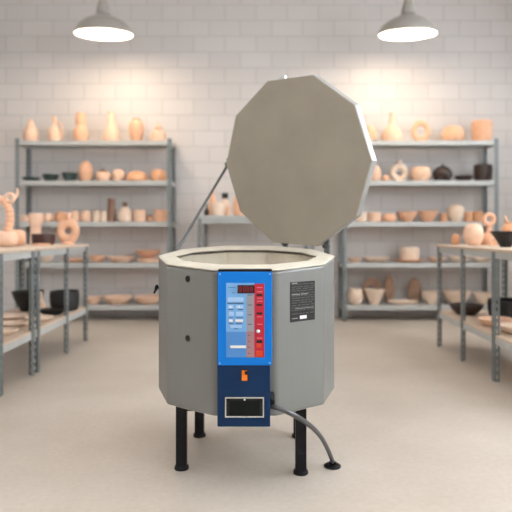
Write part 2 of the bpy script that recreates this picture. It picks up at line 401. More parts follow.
# prop rod
pa = LC - e * (LR + 0.003) + nb * 0.02 ; pb = kp(-115, 0.352, 0); pb.z = zt(pb.y) - 0.03; pb += Vector((-0.008, 0.006, 0))
mid = pa.lerp(pb, 0.98)
MB().tube([pa + up * 0.03, pa, mid, pb + Vector((0, 0, -0.015))], 0.0065).build('prop_rod', M['rod'], kiln, KO)
MB().lathe([(0, -0.008), (0.012, -0.008), (0.012, 0.008), (0, 0.008)], 16, pa - nb * 0.004, Matrix((e.cross(up).cross(e), e, nb)).transposed()).build('rod_pivot', M['rod'], kiln, KO)
# power cord
cpts = [(270.2, 406.5, 1.915), (276, 407.5, 1.89), (289.5, 413, 1.88), (303, 420.5, 1.91), (314, 429, 1.97), (322, 438.5, 2.03), (328, 450, 2.085), (332, 460, 2.135)]
cv = [Vector((X(a, d), d, Z(b_, d))) for a, b_, d in cpts]; cv.append(Vector((cv[-1].x + 0.004, 2.15, 0.012)))
def smooth(pts, n=6):
    out = []
    for i in range(len(pts) - 1):
        p0, p1, p2, p3 = pts[max(i - 1, 0)], pts[i], pts[i + 1], pts[min(i + 2, len(pts) - 1)]
        for k in range(n):
            t = k / n
            out.append(0.5 * ((2 * p1) + (p2 - p0) * t + (2 * p0 - 5 * p1 + 4 * p2 - p3) * t * t + (3 * p1 - p0 - 3 * p2 + p3) * t ** 3))
    return out + [pts[-1]]
MB().tube(smooth(cv), 0.0085).build('power_cord', M['cable'], kiln, KO)
bo = MB(); b0 = Vector((PXX(270.3), 1.918, PZ(404)))
bo.prism([b0 + Vector((0, 0.025, -0.02)), b0 + Vector((0, -0.018, -0.02)), b0 + Vector((0, -0.018, 0.012)), b0 + Vector((0, 0.005, 0.03)), b0 + Vector((0, 0.025, 0.03))], (0.016, 0, -0.006))
bo.build('cord_boot', M['black'], kiln, KO, bevel=0.003)
fo = thing('floor_outlet', 'small round black floor outlet where the kiln cord meets the concrete', 'outlet', (cv[-1].x, 2.15, 0))
MB().lathe([(0, 0), (0.032, 0), (0.033, 0.004), (0.026, 0.009), (0.013, 0.011), (0.012, 0.01), (0, 0.01)], 28).build('cover', M['black'], fo)
MB().lathe([(0.0095, 0.009), (0.014, 0.009), (0.0135, 0.018), (0.0095, 0.02)], 20).build('grommet', M['black'], fo)

# ------------------------------------------------------------------ slotted steel uprights
_post = {}
def post_mesh(h, w, d, sx, sy, holes=True):
    key = (h, w, d, sx, sy)
    if key in _post: return _post[key]
    mb = MB(); T = 0.003
    def plate(axis, L, s_other):
        g = L * 0.24
        def bx(a0, a1, z0, z1):
            if axis == 0: mb.box(min(sx * a0, sx * a1), max(sx * a0, sx * a1), min(0, s_other * T), max(0, s_other * T), z0, z1)
            else: mb.box(min(0, s_other * T), max(0, s_other * T), min(sy * a0, sy * a1), max(sy * a0, sy * a1), z0, z1)
        bx(0, L / 2 - g / 2, 0, h); bx(L / 2 + g / 2, L, 0, h)
        z = 0.02
        bx(L / 2 - g / 2, L / 2 + g / 2, 0, 0.02)
        while z < h - 0.05:
            bx(L / 2 - g / 2, L / 2 + g / 2, z + 0.022, min(z + 0.045, h)); z += 0.045
        bx(L / 2 - g / 2, L / 2 + g / 2, z, h)
    plate(0, w, sy); plate(1, d, sx)
    o = mb.build('post', M['steel']); me = o.data
    bpy.data.objects.remove(o); _post[key] = me
    return me
def post(name, root, x, y, h, sx, sy, w=0.04, d=0.04):
    o = bpy.data.objects.new(name, post_mesh(h, w, d, sx, sy)); C.objects.link(o); o.parent = root; o.location = (x, y, 0)
    return o

# ------------------------------------------------------------------ back racks
RF, RB = 5.65, 5.96
SH = [0.158, 0.587, 1.003, 1.419, 1.824]
def rack(x0, x1, label):
    r = thing('storage_rack', label, 'shelving', ((x0 + x1) / 2, (RF + RB) / 2, 0), 'grey steel storage racks along the tiled wall')
    hw, hd = (x1 - x0) / 2, (RB - RF) / 2
    for sx in (-1, 1):
        for sy in (-1, 1): post('post', r, sx * hw, sy * hd, 1.845, -sx, -sy)
    for z in SH:
        s = MB(); a, b_ = hw - 0.004, hd - 0.004
        s.box(-a, a, -b_, b_, z - 0.008, z)
        s.box(-a, a, -b_, -b_ + 0.012, z - 0.046, z - 0.008); s.box(-a, a, b_ - 0.012, b_, z - 0.046, z - 0.008)
        s.box(-a, -a + 0.012, -b_ + 0.012, b_ - 0.012, z - 0.046, z - 0.008); s.box(a - 0.012, a, -b_ + 0.012, b_ - 0.012, z - 0.046, z - 0.008)
        s.build('shelf', M['shelfsteel'], r)
    return r
rack(-2.43, -0.855, 'grey steel five-shelf rack against the tiled wall left of the kiln')
rack(0.875, 2.445, 'grey steel five-shelf rack against the tiled wall right of the kiln')
# low bench between the racks
bt_ = thing('workbench', 'tall narrow grey steel bench against the wall behind the kiln lid', 'bench', (0, 5.62, 0))
for sx in (-1, 1):
    for sy in (-1, 1): post('leg', bt_, sx * 0.55, sy * 0.33, 1.03, -sx, -sy, 0.035, 0.035)
tb = MB(); tb.box(-0.56, 0.56, -0.34, 0.34, 1.03, 1.056); tb.box(-0.545, 0.545, -0.32, -0.3, 0.985, 1.03); tb.box(-0.545, 0.545, 0.3, 0.32, 0.985, 1.03)
tb.build('tabletop', M['shelfsteel'], bt_)
MB().box(-0.545, 0.545, -0.325, 0.325, 0.3, 0.325).build('lower_shelf', M['shelfsteel'], bt_)

# ------------------------------------------------------------------ side tables
def table(x0, x1, y0, y1, zt_, legs, label):
    cx, cy = (x0 + x1) / 2, (y0 + y1) / 2
    r = thing('work_table', label, 'table', (cx, cy, 0), 'steel worktables with birch tops along the sides')
    hw = (x1 - x0) / 2
    for ly in legs:
        for sx in (-1, 1):
            s = -1 if ly > cy else 1
            post('leg', r, sx * hw, ly - cy, zt_ - 0.02, -sx, s, 0.034, 0.04)
    MB().box(-hw - 0.004, hw + 0.004, y0 - cy, y1 - cy, zt_ - 0.019, zt_).build('tabletop', M['board'], r, bevel=0.003)
    fr = MB()
    for z in (zt_ - 0.06, 0.228):
        fr.box(-hw + 0.004, -hw + 0.016, y0 - cy + .005, y1 - cy - .005, z, z + 0.04); fr.box(hw - 0.016, hw - 0.004, y0 - cy + .005, y1 - cy - .005, z, z + 0.04)
        fr.box(-hw + 0.016, hw - 0.016, y0 - cy + .006, y0 - cy + .018, z, z + 0.04); fr.box(-hw + 0.016, hw - 0.016, y1 - cy - .018, y1 - cy - .006, z, z + 0.04)
    fr.build('rail', M['shelfsteel'], r)
    MB().box(-hw + 0.006, hw - 0.006, y0 - cy + .008, y1 - cy - .008, 0.268, 0.28).build('lower_shelf', M['board'], r)
    return r
TZL, TZR = 0.80, 0.80
table(-1.95, -1.395, 3.56, 4.66, TZL, (3.58, 4.17, 4.64), 'steel table with birch top on the left, farther one holding the ring vase')
table(-1.95, -1.395, 2.50, 3.545, TZL, (2.54, 3.09, 3.525), 'steel table with birch top at the left edge, nearer one cut by the frame')
table(1.43, 1.97, 2.72, 4.44, TZR, (2.75, 3.36, 3.916, 4.42), 'long steel table with birch top on the right holding the black conical bowl')

# ------------------------------------------------------------------ pottery
PROF = {  # outer profile (radius, height) 0..1, then an inner wall is added when open
    'bowl':   ([(.42, 0), (.45, .04), (.62, .25), (.82, .55), (.95, .85), (1, 1)], True),
    'dish':   ([(.55, 0), (.6, .1), (.85, .5), (1, 1)], True),
    'plate':  ([(.6, 0), (.66, .2), (.92, .6), (1, 1)], True),
    'cup':    ([(.78, 0), (.9, .08), (.98, .4), (1, .75), (.97, 1)], True),
    'pot':    ([(.62, 0), (.74, .06), (.95, .35), (1, .6), (.92, .85), (.8, .97), (.82, 1)], True),
    'round':  ([(.45, 0), (.62, .05), (.88, .25), (1, .5), (.9, .76), (.62, .93), (.42, .97), (.44, 1)], True),
    'egg':    ([(.5, 0), (.66, .05), (.92, .28), (1, .48), (.9, .7), (.66, .88), (.38, .97), (.3, 1)], True),
    'drop':   ([(.72, 0), (.86, .05), (1, .25), (.95, .42), (.72, .62), (.45, .8), (.32, .92), (.38, 1)], True),
    'bottle': ([(.7, 0), (.88, .06), (1, .24), (.92, .4), (.6, .55), (.34, .66), (.3, .85), (.38, 1)], True),
    'gourd':  ([(.66, 0), (.84, .06), (1, .24), (.96, .4), (.74, .52), (.62, .58), (.7, .66), (.74, .8), (.66, .94), (.68, 1)], True),
    'flask':  ([(.85, 0), (1, .06), (.98, .28), (.84, .42), (.66, .52), (.56, .64), (.48, .8), (.4, .94), (.44, 1)], True),
    'cone':   ([(.9, 0), (1, .06), (.95, .28), (.72, .46), (.42, .58), (.3, .7), (.24, .9), (.3, 1)], True),
    'vase':   ([(.56, 0), (.66, .05), (.9, .35), (1, .62), (.9, .82), (.6, .92), (.52, .96), (.6, 1)], True),
    'jar':    ([(.8, 0), (.92, .05), (1, .3), (1, .62), (.86, .8), (.5, .88), (.46, 1)], True),
    'dome':   ([(.86, 0), (.98, .12), (1, .3), (.9, .6), (.66, .85), (.3, .97), (0, 1)], False),
    'cyl':    ([(.94, 0), (.98, .1), (1, .3), (.95, .6), (.91, .85), (.96, 1)], True),
    'conebowl': ([(.34, 0), (.36, .08), (.42, .16), (.62, .48), (.82, .78), (1, 1)], True),
    'flare':  ([(.4, 0), (.46, .05), (.68, .4), (.85, .72), (1, 1)], True),
    'goblet': ([(.74, 0), (.8, .05), (.78, .3), (.74, .5), (.82, .6), (1, .75), (1, .95), (.96, 1)], True),
    'oval':   ([(.7, 0), (.9, .12), (1, .42), (.9, .75), (.7, .95), (.66, 1)], True),
}
def densify(p, n=4):
    q = [Vector((a, b_, 0)) for a, b_ in p]; return [(v.x, v.y) for v in smooth(q, n)]
def profile(kind, R, H):
    p, opened = PROF[kind]; out = [(r * R, z * H) for r, z in densify(p)]
    if opened:
        th = min(0.09 * R + 0.003, out[-1][0] * 0.6); inner = []
        for r, z in reversed(out):
            if z > max(0.12 * H, 0.004): inner.append((max(r - th, 0.001), z - 0.0006))
        if inner: inner.append((0, inner[-1][1]))
        out += inner
    return [(0, 0)] + out if out[0][0] > 0.001 else out
def pot_mesh(kind, R, H, n=30, sy=1.0, wob=None):
    mb = MB(); mb.lathe(profile(kind, R, H), n, wob=wob)
    if sy != 1: mb.v = [Vector((p.x, p.y * sy, p.z)) for p in mb.v]
    return mb

def pot(name, label, cat, kind, xl, xr, yt, yb, D, zb, m, group, extra=None, sy=1.0):
    cx, R, H = X((xl + xr) / 2, D), (xr - xl) / 2 / F * D, Z(yt, D) - zb
    loc = (cx, D, zb + 0.0006)
    rz = random.uniform(0, 6)
    if not extra:
        o = pot_mesh(kind, R, H, sy=sy).build(name, M[m]); o.location = loc
        if sy == 1: o.rotation_euler = (0, 0, rz)
        return tag(o, label, cat, group)
    t = thing(name, label, cat, loc, group)
    if extra[0] == 'handle':                       # jug with loop handle on the right
        pot_mesh(kind, R * .82, H).build('body', M[m], t)
        pts = [Vector((R * .25, 0, H * .82)), Vector((R * .75, 0, H * .74)), Vector((R * 1.05, 0, H * .5)), Vector((R * 1.0, 0, H * .25)), Vector((R * .76, 0, H * .12))]
        MB().tube(smooth(pts), R * .11, 8).build('handle', M[m], t)
    elif extra[0] == 'lid':                        # lid with knob, in extra colour
        hl = extra[2]; pot_mesh(kind, R, H * (1 - hl)).build('body', M[m], t)
        zb_ = H * (1 - hl); rr = R * extra[3]
        lid = MB().lathe([(0, 0), (rr, 0), (rr, H * hl * .12), (rr * .8, H * hl * .4), (rr * .3, H * hl * .55), (0, H * hl * .56)], 26, (0, 0, zb_)).build('lid', M[extra[1]], t)
        MB().lathe([(0, 0), (rr * .14, 0), (rr * .12, H * hl * .2), (rr * .24, H * hl * .36), (rr * .1, H * hl * .46), (0, H * hl * .46)], 16, (0, 0, zb_ + H * hl * .53)).build('knob', M[extra[1]], lid)
    elif extra[0] == 'stopper':
        hl = extra[2]; pot_mesh(kind, R, H * (1 - hl)).build('body', M[m], t); rr = R * extra[3]
        MB().lathe([(0, -H * hl * .3), (rr * .7, -H * hl * .3), (rr * .8, 0), (rr, H * hl * .1), (rr, H * hl * .9), (rr * .8, H * hl), (0, H * hl)], 20, (0, 0, H * (1 - hl))).build('stopper', M[extra[1]], t)
    return t

def ring_vase(name, label, cat, xl, xr, yt, yb, D, zb, m, group, hole=0.36, neck=0.0, rz=0.0, flat=0.7):
    cx, R, H = X((xl + xr) / 2, D), (xr - xl) / 2 / F * D, Z(yt, D) - zb
    mb = MB(); Rm = R * (1 + hole) / 2; r = R * (1 - hole) / 2
    sz = (H * (1 - neck)) / (2 * R)
    mb.torus((0, 0, R), (1, 0, 0), (0, 0, 1), Rm, r, sq=flat)
    mb.v = [Vector((p.x, p.y, p.z * sz)) for p in mb.v]
    mb.lathe([(0, 0), (R * .55, 0), (R * .5, R * .12), (R * .3, R * .22 * sz), (0, R * .22 * sz)], 24)
    if neck:
        z0 = 2 * R * sz - r * .4
        mb.lathe([(0, z0), (R * .34, z0), (R * .2, z0 + H * neck * .5), (R * .3, H), (R * .22, H - .001), (R * .12, z0 + .3 * H * neck), (0, z0 + .3 * H * neck)], 22)
    o = mb.build(name, M[m]); o.location = (cx, D, zb + 0.0006); o.rotation_euler = (0, 0, rz)
    return tag(o, label, cat, group)

S5, S4, S3, S2, S1 = SH        # S1 is the topmost
DR = 5.79
LR_ = 'on the left rack'
def G(side, n): return 'pottery on the %s shelf of the %s rack' % (n, side)
# left rack, top shelf (base row ~140)
g = G('left', 'top'); YB = 140.4
pot('clay_jug', 'teardrop peach clay jug, first from the left end of the left rack top', 'jug', 'drop', 23.5, 38, 120, YB, DR, S1, 'peach', g)
pot('clay_bottle', 'slim-necked clay bottle with side handle, second from left on left rack top', 'bottle', 'bottle', 46.5, 62, 117, YB, DR, S1, 'peach', g, ('handle',))
pot('gourd_vase', 'two-tiered gourd-shaped clay vase, third from left on left rack top', 'vase', 'gourd', 73.5, 88, 113.5, YB, DR, S1, 'terra', g)
pot('clay_flask', 'tallest wide-based tapering clay flask, fourth from left on left rack top', 'flask', 'flask', 103.5, 119, 112, YB, DR, S1, 'peach', g)
pot('ovoid_vase', 'plump egg-shaped peach vase, fifth from left on left rack top', 'vase', 'vase', 129, 144, 119, YB, DR, S1, 'terra', g)
pot('lidded_jar', 'squat lidded clay jar with knob, right end of left rack top', 'jar', 'jar', 151, 166, 121.5, YB, DR, S1, 'peach', g, ('lid', 'peach', .36, .56))
# left rack, second shelf
g = G('left', 'second'); YB = 181
pot('dark_dish', 'thinnest flat dark teal dish at left end of left rack second shelf', 'dish', 'plate', 22.5, 40, 177.6, YB, DR, S2, 'teal', g)
pot('dark_dish', 'dark teal shallow dish between two others on left rack second shelf', 'dish', 'dish', 42.5, 59, 174.6, YB, DR, S2, 'teal', g)
pot('dark_dish', 'deepest dark teal dish beside the tall egg-shaped vase on second shelf', 'dish', 'dish', 62, 78, 173, YB, DR, S2, 'teal', g)
pot('egg_vase', 'tall egg-shaped orange vase in the middle of left rack second shelf', 'vase', 'egg', 79, 93, 161, YB, DR, S2, 'terra', g)
pot('lidded_bowl', 'round peach bowl with brown lid beside the tall egg-shaped vase', 'bowl', 'pot', 96, 111, 168, YB, DR, S2, 'peach', g, ('lid', 'brown', .3, .72))
pot('round_pot', 'small plain round peach pot right of the brown-lidded bowl', 'pot', 'round', 112, 125, 169.5, YB, DR, S2, 'peach', g)
pot('domed_dish', 'wide low orange domed clay piece on left rack second shelf', 'clay dome', 'dome', 126.5, 148, 171, YB, DR, S2, 'amber', g)
pot('oval_pot', 'orange rounded pot at right end of left rack second shelf', 'pot', 'oval', 150.5, 166.5, 170, YB, DR, S2, 'amber', g)
# left rack, third shelf
g = G('left', 'third'); YB = 222
pot('clay_cup', 'smallest round clay cup at left end of left rack third shelf', 'cup', 'oval', 20.5, 28.5, 215, YB, DR, S3, 'peach', g)
pot('clay_cup', 'small rounded clay cup on left rack third shelf, just above the dark oxblood dish', 'cup', 'oval', 43, 54, 213.5, YB, DR, S3, 'peach', g)
pot('orange_bowl', 'deep orange rounded bowl behind the ring vase top on third shelf', 'bowl', 'oval', 55, 67, 212, YB, DR, S3, 'amber', g)
pot('clay_jar', 'pale rounded clay jar, left one of a touching pair above the ring vase', 'jar', 'oval', 70, 80.5, 211, YB, DR, S3, 'peach', g)
pot('clay_jar', 'pale rounded clay jar, right one of a touching pair above the ring vase', 'jar', 'oval', 81, 91, 210.5, YB, DR, S3, 'peach', g)
pot('tall_cup', 'upright pale cup, farther from the brown cylinder of two touching cups', 'cup', 'cyl', 92.5, 99.8, 210.5, YB, DR, S3, 'cream', g)
pot('tall_cup', 'upright pale cup right beside the brown cylinder on third shelf', 'cup', 'cyl', 100.2, 107.2, 210.5, YB, DR, S3, 'cream', g)
pot('brown_cylinder_vase', 'tall narrow brown cylinder vase on left rack third shelf', 'vase', 'cyl', 107.6, 115.2, 198.5, YB, DR, S3, 'brown', g)
pot('stoppered_bottle', 'stout cream bottle with dark stopper right of the brown cylinder', 'bottle', 'jar', 118.5, 132, 202.5, YB, DR, S3, 'cream', g, ('stopper', 'brown', .22, .4))
pot('clay_mug', 'peach tumbler-shaped cup right of the dark-stoppered cream bottle', 'cup', 'cup', 133.5, 146, 210, YB, DR, S3, 'peach', g)
pot('tiny_bowl', 'tiny orange bowl with brown lid between two larger cups on third shelf', 'bowl', 'bowl', 146.8, 153.4, 214, YB, DR, S3, 'terra', g, ('lid', 'brown', .35, .8))
pot('clay_pot', 'broad peach pot at right end of left rack third shelf', 'pot', 'cup', 154, 167.5, 210, YB, DR, S3, 'terra', g)
# left rack, fourth shelf
g = G('left', 'fourth'); YB = 264
pot('white_bowl', 'small pale bowl seen between legs of the left table on fourth shelf', 'bowl', 'bowl', 39, 54, 254.5, YB, DR, S4, 'cream', g)
pot('shallow_dish', 'thin flat orange dish behind the left table legs on fourth shelf', 'dish', 'dish', 62, 84, 258.5, YB, DR, S4, 'terra', g)
pot('clay_bowl', 'orange footed bowl just right of the left table on fourth shelf', 'bowl', 'bowl', 89, 106, 255.5, YB, DR, S4, 'terra', g)
pot('wide_bowl', 'wide pale shallow bowl in the middle of left rack fourth shelf', 'bowl', 'dish', 107.5, 135, 256.5, YB, DR, S4, 'peach', g)
pot('stacked_bowl', 'lower pale bowl of the stack beside the kiln on fourth shelf', 'bowl', 'cup', 137.5, 166, 258.2, YB, DR, S4, 'peach', g)
pot('stacked_bowl', 'upper orange bowl of the stack beside the kiln on fourth shelf', 'bowl', 'bowl', 135.5, 161, 250.2, 257.4, DR, Z(257.6, DR) + .001, 'terra', g)
# left rack, bottom shelf
g = G('left', 'bottom'); YB = 306.3
pot('bottom_bowl', 'shallow clay bowl nearest the left table on left rack bottom shelf', 'bowl', 'dish', 83, 102, 297, YB, DR, S5, 'peach', g)
pot('bottom_bowl', 'wide shallow clay bowl in middle of left rack bottom shelf', 'bowl', 'dish', 103, 132.5, 296, YB, DR, S5, 'peach', g)
pot('bottom_bowl', 'wide shallow clay bowl nearest the kiln on left rack bottom shelf', 'bowl', 'dish', 134, 163, 296, YB, DR, S5, 'peach', g)

# right rack, top shelf
g = G('right', 'top'); YB = 140.4
pot('small_jar', 'small orange jar at left end of right rack top beside the kiln lid', 'jar', 'egg', 363, 376, 125.5, YB, DR, S1, 'terra', g)
pot('long_neck_bottle', 'wide-based clay bottle with long thin neck on right rack top', 'bottle', 'cone', 382, 402, 113, YB, DR, S1, 'peach', g)
ring_vase('ring_vase', 'clay ring vase with open centre on the right rack top', 'vase', 411, 430.5, 120, YB, DR, S1, 'terra', g, hole=.45)
pot('oval_bowl', 'low wide orange bowl on right rack top beside the straight-sided pot', 'bowl', 'oval', 442, 464, 127, YB, DR, S1, 'terra', g)
pot('straight_pot', 'tall straight-sided orange pot at right end of right rack top', 'pot', 'cup', 472, 492, 121.5, YB, DR, S1, 'terra', g)
# right rack, second shelf
g = G('right', 'second'); YB = 181
pot('round_jar', 'round pale jar at left end of right rack second shelf by the lid', 'jar', 'egg', 370, 381, 165.5, YB, DR, S2, 'peach', g)
pot('little_dish', 'tiny orange dish between round jar and holed vase on second shelf', 'dish', 'oval', 381.8, 389.5, 175.8, YB, DR, S2, 'terra', g)
ring_vase('holed_vase', 'pale round vase with pierced centre and short neck on second shelf', 'vase', 390, 408.5, 160.5, YB, DR, S2, 'cream', g, hole=.34, neck=.14, flat=.8)
pot('dented_pot', 'plump peach pot right of the pierced vase on second shelf', 'pot', 'pot', 410.5, 430.5, 167.5, YB, DR, S2, 'peach', g)
pot('dark_pot', 'dark brown lidded pot left of the flat dark dish on second shelf', 'pot', 'pot', 433, 452, 164, YB, DR, S2, 'darkbrown', g, ('lid', 'darkbrown', .3, .66))
pot('dark_plate', 'flat dark brown dish between two dark pots on right rack second shelf', 'dish', 'dish', 455, 473.2, 176, YB, DR, S2, 'darkbrown', g)
pot('dark_pot', 'dark brown straight pot at right end of right rack second shelf', 'pot', 'cup', 474, 492, 165, YB, DR, S2, 'darkbrown', g)
# right rack, third shelf
g = G('right', 'third'); YB = 222
pot('clay_cup', 'pale cup half hidden behind the kiln lid on right rack third shelf', 'cup', 'cup', 355, 367, 212.5, YB, DR, S3, 'cream', g)
pot('clay_cup', 'small straight peach cup near the kiln lid on right rack third shelf', 'cup', 'cup', 368.2, 381, 212.5, YB, DR, S3, 'peach', g)
pot('low_bowl', 'low rounded peach bowl left of two flared bowls on third shelf', 'bowl', 'oval', 381.8, 396.6, 213.8, YB, DR, S3, 'terra', g)
pot('flared_bowl', 'flared clay bowl, left one of two matching bowls on third shelf', 'bowl', 'bowl', 397.2, 417, 211.8, YB, DR, S3, 'terra', g)
pot('flared_bowl', 'flared clay bowl, right one of two matching bowls on third shelf', 'bowl', 'bowl', 418, 437.5, 211, YB, DR, S3, 'terra', g)
pot('clay_cup', 'small orange cup just left of the big cream vase on third shelf', 'cup', 'cup', 440.5, 447, 213.5, YB, DR, S3, 'amber', g)
pot('cream_vase', 'big rounded cream vase on right rack third shelf above the table', 'vase', 'vase', 447.4, 464, 204.5, YB, DR, S3, 'cream', g)
pot('orange_cup', 'orange cup touching the big cream vase on its right side', 'cup', 'cup', 464.6, 472.8, 211.8, YB, DR, S3, 'amber', g)
pot('orange_cup', 'orange cup second to the right of the big cream vase', 'cup', 'cup', 473.4, 483, 211.4, YB, DR, S3, 'amber', g)
# right rack, fourth shelf
g = G('right', 'fourth'); YB = 264
pot('flat_dish', 'shallow clay dish at left end of right rack fourth shelf', 'dish', 'dish', 347.5, 361, 257.8, YB, DR, S4, 'peach', g)
pot('wide_dish', 'wide pale shallow bowl left of the cream cup on fourth shelf', 'bowl', 'dish', 361.6, 390, 257.2, YB, DR, S4, 'cream', g)
pl_ = pot('saucer', 'wide flat clay plate under the cream cup-shaped bowl on fourth shelf', 'plate', 'plate', 392, 425.5, 259.4, YB, DR, S4, 'terra', g, sy=.85)
pot('cream_cup', 'tall-sided cream bowl standing on a flat plate on fourth shelf', 'bowl', 'cup', 400, 419, 247.4, 262, DR, S4 + .0075, 'cream', g)
pot('flat_dish', 'shallow clay dish between the cream cup plate and the right table legs', 'dish', 'dish', 427, 446, 257.5, YB, DR, S4, 'peach', g)
pot('pale_bowl', 'pale bowl seen under the right table top between its two far legs, fourth shelf', 'bowl', 'dish', 449, 470, 256.5, YB, DR, S4, 'cream', g)
pot('pale_dish', 'pale dish at right end of right rack fourth shelf behind table leg', 'dish', 'dish', 472, 491, 257, YB, DR, S4, 'cream', g)
# right rack, bottom shelf
g = G('right', 'bottom'); YB = 306.3
pot('round_pot', 'round cream pot at left end of right rack bottom shelf', 'pot', 'pot', 347.5, 363.2, 288.5, YB, 5.75, S5, 'cream', g)
pot('flared_vase', 'flared cream vase in front of a brown wreath ring on bottom shelf', 'vase', 'flare', 364.5, 384.5, 289.5, YB, 5.73, S5, 'cream', g)
ring_vase('wreath_ring', 'brown clay wreath ring standing behind the flared cream vase', 'ring', 363, 381.5, 277, 306.3, 5.85, S5, 'tanbrown', g, hole=.42, flat=.5)
o = pot_mesh('egg', 0.062, 0.29, sy=.5).build('brown_vase', M['tanbrown']); o.location = (X(389.5, 5.87), 5.885, S5 + .0006); tag(o, 'tall flattened brown clay vase right of the wreath ring, bottom shelf', 'vase', g)
pot('flat_plate', 'wide flat cream plate in middle of right rack bottom shelf', 'plate', 'plate', 387, 419, 300.5, YB, 5.735, S5, 'cream', g, sy=.48)
o = pot_mesh('egg', 0.075, 0.26, sy=.5).build('bark_vase', M['tanbrown']); o.location = (X(415.5, 5.86), 5.895, S5 + .0006); tag(o, 'tall brown bark-like vase behind the flat plate on bottom shelf', 'vase', g)
pot('clay_bowl', 'deep cream bowl left of the right table leg on bottom shelf', 'bowl', 'bowl', 421.5, 441, 291.5, YB, 5.76, S5, 'cream', g)
pot('clay_bowl', 'wide cream bowl seen between right table legs on bottom shelf', 'bowl', 'bowl', 443, 470, 291, YB, 5.76, S5, 'cream', g)
pot('clay_bowl', 'cream bowl behind the black pan at right end of bottom shelf', 'bowl', 'bowl', 473, 493, 293, YB, 5.76, S5, 'cream', g)

# bench behind the lid
g = 'pottery on the bench behind the kiln'; zb = 1.056; Db = 5.4; YB = 215.6
pot('black_bottle', 'small black bottle at left end of the bench behind the kiln', 'bottle', 'bottle', 204, 209.5, 204, YB, 5.38, zb, 'blackpot', g)
pot('orange_vase', 'slim orange vase between black bottle and white pot on the bench', 'vase', 'drop', 208.5, 217, 190.5, 214.2, 5.6, zb, 'terra', g)
pot('white_pot', 'wide off-white pot in front on the bench behind the kiln', 'pot', 'cup', 211.5, 225, 203, YB, 5.42, zb, 'cream', g)
pot('capped_bottle', 'cream bottle with square black cap on the bench behind the kiln', 'bottle', 'jar', 219.5, 230.5, 193, 214.2, 5.65, zb, 'cream', g, ('stopper', 'blackpot', .24, .58))
pot('pink_vase', 'small dusky pink vase beside the white pot on the bench', 'vase', 'vase', 225.6, 230.6, 206, YB, 5.4, zb, 'terra', g)
pot('tall_orange_vase', 'tall orange vase half hidden by the kiln lid on the bench', 'vase', 'drop', 233, 246, 186, 214.2, 5.6, zb, 'terra', g)

# left table top
g = 'pottery on the left tables'
ring_vase('ring_vase', 'peach ring vase with open centre and flared neck on left table end', 'vase', 56.5, 79.5, 213, 244.5, 4.44, TZL, 'terra', g, hole=.27, neck=.16, flat=.7)
o = pot_mesh('cup', 0.088, 0.085).build('dark_bowl', M['choc']); o.location = (-1.655, 4.36, TZL + .0006); tag(o, 'dark oxblood dish on the left table beside the ring vase', 'dish', g)
pot('goblet', 'peach goblet-shaped pot standing behind the dark dish on left table', 'pot', 'goblet', 29, 42.5, 213.5, 244.4, 4.505, TZL, 'peach', g)
o = MB(); o.prism([(0.062 * math.cos(2 * PI * k / 28), 0.05 * math.sin(2 * PI * k / 28), 0) for k in range(28)], (0, 0, 0.014)); o = o.build('clay_slab', M['terra'], bevel=.003); o.location = (-1.60, 4.185, TZL + .0006); tag(o, 'flat clay slab lying in front of the dark dish on left table', 'slab', g)
# lying barrel pot
o = MB(); o.lathe(profile('oval', 0.058, 0.15), 30, (0, 0, 0), Matrix.Rotation(rad(-90), 3, 'Y')); 
o = o.build('barrel_pot', M['terra']); o.location = (-1.655, 4.02, TZL + .0586); o.rotation_euler = (0, 0, rad(18)); tag(o, 'smooth barrel-shaped clay pot lying on its side behind the swan jug', 'pot', g)
# swan-necked jug
sj = thing('swan_jug', 'peach clay jug with tall ringed swan neck at left edge of table', 'jug', (-1.66, 3.72, TZL + .0006), g)
b = MB(); b.lathe(profile('oval', 0.054, 0.15), 30, (0.065, 0, 0.0545), Matrix.Rotation(rad(-90), 3, 'Y')); b.build('body', M['peach'], sj)
npts = [Vector(p) for p in ((0.005, 0, 0.085), (0.018, 0, 0.14), (0.027, 0, 0.19), (0.022, 0, 0.24), (0.002, 0, 0.285), (-0.03, 0, 0.315), (-0.065, 0, 0.325))]
sp_ = smooth(npts, 8); rs_ = [0.028 - 0.006 * i / len(sp_) + 0.003 * math.cos(i * 1.3) for i in range(len(sp_))]
MB().tube(sp_, rs_, 16).build('neck', M['terra'], sj)
hd_ = MB(); hd_.torus((0.028, -0.008, 0.325), (1, 0, 0), (0, 0, 1), 0.026, 0.013, 24, 10); hd_.build('neck_loop', M['peach'], sj)
MB().tube(smooth([Vector((0.045, 0, 0.315)), Vector((0.068, 0, 0.34)), Vector((0.075, 0, 0.365)), Vector((0.07, 0, 0.39))]), [0.014 - 0.0004 * i for i in range(19)], 12).build('spout', M['peach'], sj)
# left lower shelf
zl = 0.28
g = 'pottery on the lower shelf of the left tables'
def put(name, label, cat, kind, R, H, x, y, z, m, grp, sy=1.0):
    o = pot_mesh(kind, R, H, sy=sy).build(name, M[m]); o.location = (x, y, z + .0006); return tag(o, label, cat, grp)
put('black_bowl', 'deep black bowl farther left on the left table lower shelf', 'bowl', 'bowl', 0.122, 0.155, -1.80, 4.42, zl, 'blackpot', g)
put('black_pot', 'straight-sided black pot near the far end of left table lower shelf', 'pot', 'cup', 0.113, 0.155, -1.517, 4.44, zl, 'blackpot', g)
put('black_plate', 'shallow black dish in front of the straight-sided black pot', 'dish', 'dish', 0.10, 0.042, -1.525, 4.20, zl, 'blackpot', g)
put('cream_bottle', 'cream bottle standing between the two black pots on lower shelf', 'bottle', 'bottle', 0.034, 0.165, -1.645, 4.28, zl, 'peach', g)
put('clay_plate', 'flat pale clay plate in front of the black dish on lower shelf', 'plate', 'plate', 0.10, 0.03, -1.515, 3.90, zl, 'cream', g)
put('clay_plate', 'flat pale clay plate lying below the black bowl, toward the wall', 'plate', 'plate', 0.12, 0.028, -1.76, 3.98, zl, 'cream', g)
